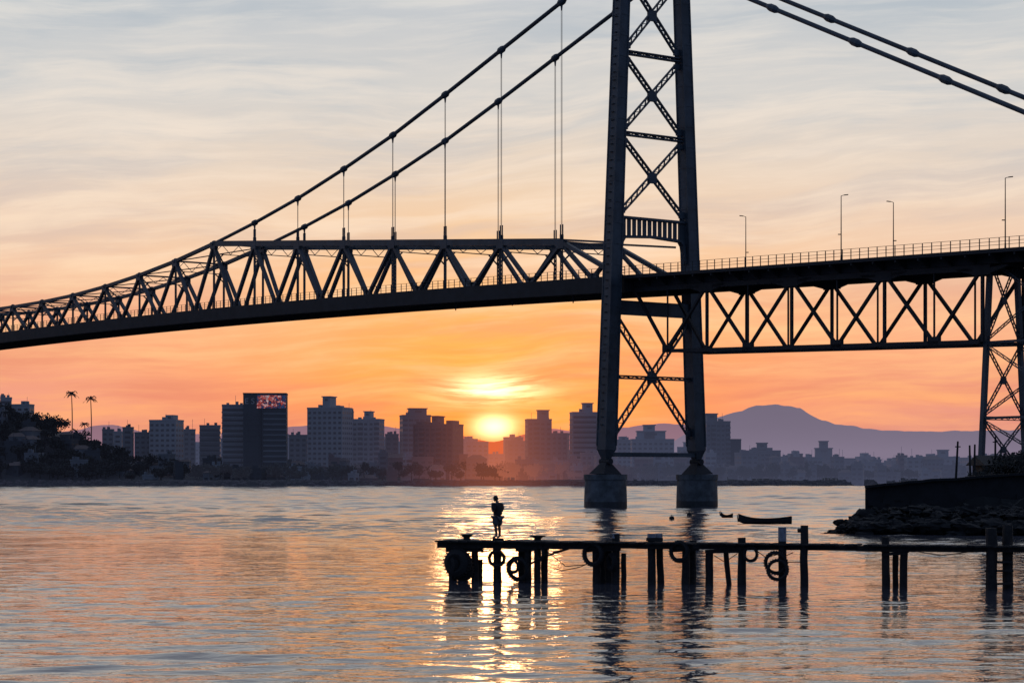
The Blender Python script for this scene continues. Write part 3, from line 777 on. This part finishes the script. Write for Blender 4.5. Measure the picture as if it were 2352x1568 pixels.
for _ in range(60):
    px=U(2245,2480); D=U(200,235); X=(px-CX)/F*D; yy=interp([(2240,1090),(2262,1072),(2290,1056),(2330,1042),(2352,1036),(2480,1020)],px)+U(-2,20)
    mb.leaves(P(px,yy,D)-ZZ*1.0,(2.0,2.0,1.3),190,0.4,LEAFN)
    mb.tube([(X,D,2),P(px,yy,D)-ZZ],[0.12,.05],LEAFN,5)
for _ in range(70):
    px=U(2010,2352); D=U(180,192); yy=interp(segs,px)
    mb.leaves(P(px,yy+3,D),(0.9,0.8,0.25),50,0.2,LEAFN)
mb.obj("bank_bushes")
mb=MB(); a=P(2268,1068,215); b=P(2420,1068,215)
mb.box(a.x,b.x,214,222,2,a.z,QUAY); vs=[(a.x-.6,213.4,a.z),(b.x+.6,213.4,a.z),(b.x+.6,222.6,a.z),(a.x-.6,222.6,a.z),(a.x-.6,218,a.z+1.0),(b.x+.6,218,a.z+1.0)]
mb.add(vs,[(0,1,5,4),(2,3,4,5),(0,4,3),(1,2,5),(0,3,2,1)],QUAY); mb.box(a.x+1,a.x+1.9,213.95,214.02,3.6,5.0,STEELD); mb.obj("shed")
for px,yt,yb,D,ln in ((2197,1013,1098,200,3),(2228,1022,1094,204,-1),(2238,1020,1094,208,1),(2286,1003,1070,212,0)):
    mb=MB(); b=P(px-ln,yb,D)-ZZ*1.2; tp=P(px+ln,yt,D); mb.tube([b,b.lerp(tp,.5),tp],[.13,.11,.09],WOOD,7)
    if ln in(3,0): mb.beam(tp-ZZ*.5-Vector((.25,0,0)),tp-ZZ*.5+Vector((.25,0,0)),.08,.1,WOOD)
    mb.obj("wooden_pole")
# ---------------------------------------------------------------- pier
A0=Vector((-3.1,93.4)); B0=Vector((21.5,85.4))
def pier(px,off=0.0):
    r=(px-CX)/F; d=B0-A0; t_=(r*A0.y-A0.x)/(d.x-r*d.y); q=A0+d*t_; q=q+Vector((0,off)); q.x=r*q.y; return q
def PP(px,py,off=0.0):
    q=pier(px,off); return Vector((q.x,q.y,CH+(HY-py)/F*q.y))
DZ=1.73
pd=(B0-A0).normalized(); pdir=Vector((pd.x,pd.y,0)); pn=Vector((-pd.y,pd.x,0))
mb=MB()
Lt=(B0-A0).length
x=0.0
while x<Lt+8:
    wd=U(.16,.24); c=Vector((A0.x,A0.y,0))+pdir*(x+wd/2); full=x<7.2
    dep=0.95 if full else 0.62
    if R()>0.05 or full:
        mb.obox(c+pn*(dep-0.6+U(-.06,.06))+ZZ*(DZ-0.035+U(-.012,.018)),pdir*wd*.46,pn*dep,ZZ*0.035,WOOD)
    x+=wd
for off,x0,x1,th_ in ((-0.25,0.0,7.0,.26),(1.0,0.2,7.0,.2),(-0.2,6.5,Lt+8,.2),(0.55,6.5,Lt+8,.2)):
    n=int((x1-x0)/2.2)
    for i in range(n):
        a=Vector((A0.x,A0.y,0))+pdir*(x0+(x1-x0)*i/n)+pn*off+ZZ*(DZ-.07-th_/2+U(-.02,.02)); b=Vector((A0.x,A0.y,0))+pdir*(x0+(x1-x0)*(i+1)/n+.1)+pn*off+ZZ*(DZ-.07-th_/2+U(-.02,.02))
        mb.beam(a,b,.16,th_,WOOD)
def pile(x0,x1,yt,lean=0.0,off=0.0,mt=WOOD,cap=None,yb=None):
    px=(x0+x1)/2; q=pier(px,off); r=(x1-x0)/2/F*q.y
    zt_=CH+(HY-yt)/F*q.y; zb_=-1.5 if yb is None else CH+(HY-yb)/F*q.y
    pts=[];n=7; l=lean/F*q.y
    for i in range(n): 
        f=i/(n-1); pts.append(Vector((q.x+l*(1-f)+U(-.015,.015),q.y,zb_+(zt_-zb_)*f)))
    mb.tube(pts,[r*(1.10-.14*i/(n-1)) for i in range(n)],mt,11,jit=0.08)
    if cap:
        tp=pts[-1]; mb.tube([tp-ZZ*cap,tp+ZZ*.02],[r*1.06,r*1.06],WOODL,11)
P_=[(1030,1050,1250,0,0),(1052,1072,1250,0,.5),(1082,1098,1250,2,0),(1098,1110,1284,-3,.3),(1133,1152,1250,0,0),(1190,1207,1250,0,.6),(1205,1222,1250,-3,0),(1226,1242,1240,0,0),(1242,1258,1240,2,.6),
(1360,1378,1250,2,0),(1376,1392,1248,2,.6),(1406,1424,1226,-2,0),(1390,1406,1240,0,.4),(1426,1438,1270,0,.3),(1488,1506,1228,0,0),(1505,1521,1226,8,.5),(1566,1584,1245,0,0),(1583,1600,1240,-2,.5),
(1620,1639,1262,0,0),(1662,1674,1266,12,.3),(1694,1714,1234,0,0),(1788,1806,1212,0,-.3),(1838,1856,1206,0,-.3),(2025,2043,1232,0,0),(2050,2064,1262,0,.5),(2067,2085,1264,-2,0),(2264,2290,1212,0,-.2),(2302,2326,1205,0,.2),(2400,2425,1215,0,0)]
for a in P_: pile(a[0],a[1],a[2],a[3],a[4])
pile(1788,1806,1211,0,-.3,cap=0.55); pile(1488,1506,1226,0,0,cap=.25); pile(1505,1521,1226,0,.5,cap=.2,yb=1250); pile(1405,1421,1225,0,0,cap=.25,yb=1250)
for a,b,ya,yb,tk in ((1620,1714,1266,1264,.16),(2022,2088,1262,1264,.16),(2028,2085,1272,1270,.12),(1485,1522,1238,1238,.14),(1258,1330,1275,1252,.07),(1270,1310,1268,1258,.05),(1210,1260,1300,1268,.07),(1345,1425,1262,1258,.2),(1545,1605,1262,1258,.2),(2262,2328,1340,1340,.08),(2262,2328,1310,1310,.08),(2290,2326,1290,1290,.08),(1185,1260,1262,1258,.16),(1025,1110,1262,1262,.18)):
    mb.beam(PP(a,ya,-.15),PP(b,yb,-.15),.12,tk,WOOD)
for a,b,y in ((1056,1088,1228),(1217,1253,1231)):
    c=PP((a+b)/2,y,.2); 
    mb.tube([c-ZZ*.02,c+ZZ*.04],(b-a)/2*.0187,WOOD,12); mb.tube([Vector((c.x,c.y,DZ-.05)),c],[.17,.13],WOOD,9); mb.tube([c-ZZ*.12,c-ZZ*.02],[.13,.24],WOOD,10)
c=PP(1832,1218,-.35); mb.tube([c,c+Vector((.25,0,.02))],.08,WOOD,8)
for pts in ([(1258,1300),(1290,1310),(1330,1302),(1360,1290)],[(1260,1268),(1300,1300),(1345,1296)],[(1640,1275),(1665,1290),(1694,1270)],[(1735,1262),(1760,1280),(1788,1272)],[(1806,1275),(1822,1268)],[(2087,1262),(2160,1275),(2264,1262)],[(1806,1290),(1838,1290)],[(1100,1270),(1130,1262)]):
    mb.tube([PP(a,b,-.1) for a,b in pts],.018,WOOD,4)
c=PP(1144,1240,.2); mb.obox(Vector((c.x,c.y,DZ+.05)),Vector((.24,0,0)),Vector((0,.2,0)),ZZ*.055,WOOD)
mb.obj("wooden_pier")
def tire(px,py,r,ax=(0.15,1,0.05),off=-.45,tk=.33):
    mb=MB(); q=PP(px,py,off); Rr=r*.0187; mb.torus(q,Rr*(1-tk/2),Rr*tk/2*1.1,ax,RUBBER)
    n=26
    axv=Vector(ax).normalized(); a=axv.orthogonal().normalized(); b=axv.cross(a)
    for i in range(n):
        t_=2*math.pi*i/n; rd=a*math.cos(t_)+b*math.sin(t_); mb.obox(q+rd*Rr*1.0,rd*.02,axv.cross(rd)*.025,axv*Rr*tk*.45,RUBBER)
    mb.obj("fender_tire")
tire(1052,1292,33,(.5,1,0),-.5,.75); tire(1040,1296,22,(.9,.5,0),-.5,.7); tire(1062,1308,26,(.3,1,.1),-.3,.6)
tire(1141,1282,20); tire(1190,1306,28,(.5,1,.1)); tire(1178,1300,16,(.7,1,0),-.6)
tire(1362,1272,27,(.7,1,0)); tire(1405,1290,20,(1,.4,0),-.3,.5); tire(1560,1266,24,(.6,1,0)); tire(1724,1272,17,(.5,1,0)); tire(1782,1292,26,(.35,1,.2),-.6,.28); tire(1786,1308,24,(.2,1,-.2),-.8,.28); tire(1240,1270,16,(.9,.6,0),-.4)
# ---------------------------------------------------------------- boat & floats
def hull(name,px,py,length,D,beam_=1.3,h=.5):
    mb=MB(); X=(px-CX)/F*D; n=15; vs=[]; 
    for i in range(n):
        f=i/(n-1); x=X-length/2+length*f; wd=beam_/2*math.sin(math.pi*min(1,max(0.03,f*.86+.0)))**.6; sheer=h+.22*(2*f-1)**2+(.25*(1-f)**6)
        kb=-.15+.3*max(0,.12-f)/.12
        vs+=[(x,D-wd,sheer),(x,D-wd*.8,.12+kb*.4),(x,D,kb),(x,D+wd*.8,.12+kb*.4),(x,D+wd,sheer),(x,D+wd*.9,sheer-.03),(x,D,.1),(x,D-wd*.9,sheer-.03)]
    fs=[]
    for i in range(n-1):
        for j in range(8): fs.append((i*8+j,(i+1)*8+j,(i+1)*8+(j+1)%8,i*8+(j+1)%8))
    fs+=[tuple(range(8)),tuple((n-1)*8+j for j in range(7,-1,-1))]
    mb.add(vs,fs,WOOD)
    for f in (.3,.55,.8): mb.box(X-length/2+length*f-.12,X-length/2+length*f+.12,D-beam_*.42,D+beam_*.42,h-.1,h-.05,WOOD)
    mb.tube([(X-length/2-.02,D,0.1),(X-length/2-.12,D,h+.4)],[.06,.04],WOOD,6)
    mb.obj(name)
hull("rowing_boat",1757,1200,5.2,213,1.3,.45)
hull("moored_dinghy",1669,1186,1.4,247,.8,.2)
for px,py in ((1543,1190),(1583,1181)):
    D=CH*F/(py+3-HY); mb=MB(); c=Vector(((px-CX)/F*D,D,.16)); mb.ball(c,.26,RUBBER,10,8,(1.1,1.1,.9)); mb.tube([c,c+ZZ*.4],[.06,.04],RUBBER,6); mb.obj("mooring_buoy")
# ---------------------------------------------------------------- man
SK=mat("skin",(0.12,0.07,0.05),0.6,.1,5); SH=mat("tshirt",(0.015,0.016,0.02),0.9,.2,8); ST=mat("shorts",(0.06,0.07,0.085),0.9,.2,8); HR=mat("hair",(0.01,0.008,0.007),0.8,.2,20)
man=empty("standing_man")
def skin(name,ch,m_,sub=2):
    vs=[];es=[];rs=[];idx={}
    def gi(p,r):
        k=tuple(round(a,4) for a in p)
        if k not in idx: idx[k]=len(vs); vs.append(p); rs.append(r)
        return idx[k]
    for c in ch:
        pr=None
        for p,r in c:
            i=gi(p,r)
            if pr is not None: es.append((pr,i))
            pr=i
    me=bpy.data.meshes.new(name); me.from_pydata(vs,es,[]); me.materials.append(m_)
    o=bpy.data.objects.new(name,me); scene.collection.objects.link(o); o.parent=man
    md=o.modifiers.new("Skin",'SKIN'); md.use_smooth_shade=True
    sv=me.skin_vertices[0].data
    for i,r in enumerate(rs): sv[i].radius=r; sv[i].use_root=(i==0)
    s2=o.modifiers.new("Sub",'SUBSURF'); s2.levels=sub; s2.render_levels=sub
    return o
def r2(a,b=None): return (a,a if b is None else b)
pel=((0,0,.93),r2(.14,.12))
body=[[pel,((0.0,0,1.1),r2(.13,.11)),((-.02,0,1.3),r2(.17,.12)),((-.01,0,1.42),r2(.12,.10)),((.03,0,1.50),r2(.065)),((.06,0,1.56),r2(.065))]]
for e in (-1,1):
    body.append([pel,((0,e*.09,.86),r2(.10)),((.02,e*.11,.5),r2(.07)),((-.01,e*.11,.34),r2(.068)),((-.02,e*.11,.09),r2(.044)),((.05,e*.12,.045),r2(.042)),((.15,e*.135,.03),r2(.032))])
    body.append([((-.02,0,1.3),r2(.17,.12)),((-.02,e*.19,1.39),r2(.075)),((-.03,e*.265,1.12),r2(.053)),((.12,e*.18,1.15),r2(.045)),((.23,e*.09,1.22),r2(.032)),((.28,e*.065,1.25),r2(.034,.02))])
skin("body",body,SK)
for e in (-1,1):
    for i,(dy_,ln) in enumerate(((.0,.075),(.012,.085),(.024,.08),(.036,.06))):
        b=(.285,e*.075,1.238+dy_*.9)
        skin("finger_%s%d"%('l' if e>0 else 'r',i+1),[[(b,r2(.0095)),((b[0]+ln*.5,b[1]-e*.012,b[2]+.008),r2(.009)),((b[0]+ln*.7,b[1]-e*.045,b[2]+.01),r2(.008))]],SK,1)
    skin("thumb_%s"%('l' if e>0 else 'r'),[[((.262,e*.06,1.262),r2(.011)),((.285,e*.045,1.29),r2(.010)),((.305,e*.03,1.305),r2(.009))]],SK,1)
mb=MB(); mb.box(.275,.345,-.05,.05,1.255,1.27,HR); mb.obj("phone",man)
shirt=[[((0,0,.88),r2(.20,.18)),((0.0,0,1.05),r2(.20,.17)),((-.02,0,1.28),r2(.23,.18)),((-.02,0,1.41),r2(.18,.14)),((.005,0,1.475),r2(.10,.09))]]
for e in (-1,1): shirt.append([((-.02,0,1.28),r2(.23,.18)),((-.02,e*.21,1.39),r2(.11)),((-.03,e*.265,1.15),r2(.10))])
skin("tshirt",shirt,SH)
sh=[]
for e in (-1,1): sh.append([((0,0,.93),r2(.19,.17)),((0,e*.095,.84),r2(.15)),((.01,e*.115,.66),r2(.14)),((.02,e*.115,.5),r2(.125))])
skin("shorts",sh,ST)
mb=MB(); hc=Vector((.11,0,1.635))
Hm=Matrix.Translation(hc)@Matrix.Rotation(math.radians(28),4,'Y')
def hb(c,r,sq,m_,n=14,k=10):
    b=MB(); b.ball((0,0,0),r,m_,n,k,sq); mb.add([Hm@(Vector(v)+Vector(c)) for v in b.v],b.f,m_)
hb((0,0,0),.11,(.95,.76,1.15),SK); hb((.035,0,-.06),.066,(.9,.85,.9),SK); hb((-.018,0,.025),.116,(.98,.82,1.08),HR)
hb((.108,0,-.015),.02,(1,.7,1.4),SK,8,6)
for e in (-1,1): hb((0,e*.087,-.01),.027,(.8,.4,1.3),SK,8,6); hb((.09,e*.032,.012),.011,(.6,1,.7),HR,8,6)
hb((.093,0,-.058),.018,(.5,1.2,.35),HR,8,6)
mb.obj("head",man,smooth=True)
c=PP(1143,1232,.2)
man.location=(c.x,c.y,DZ+.105); man.rotation_euler=(0,0,math.radians(180-42)); man.scale=(1.02,1.02,1.02)
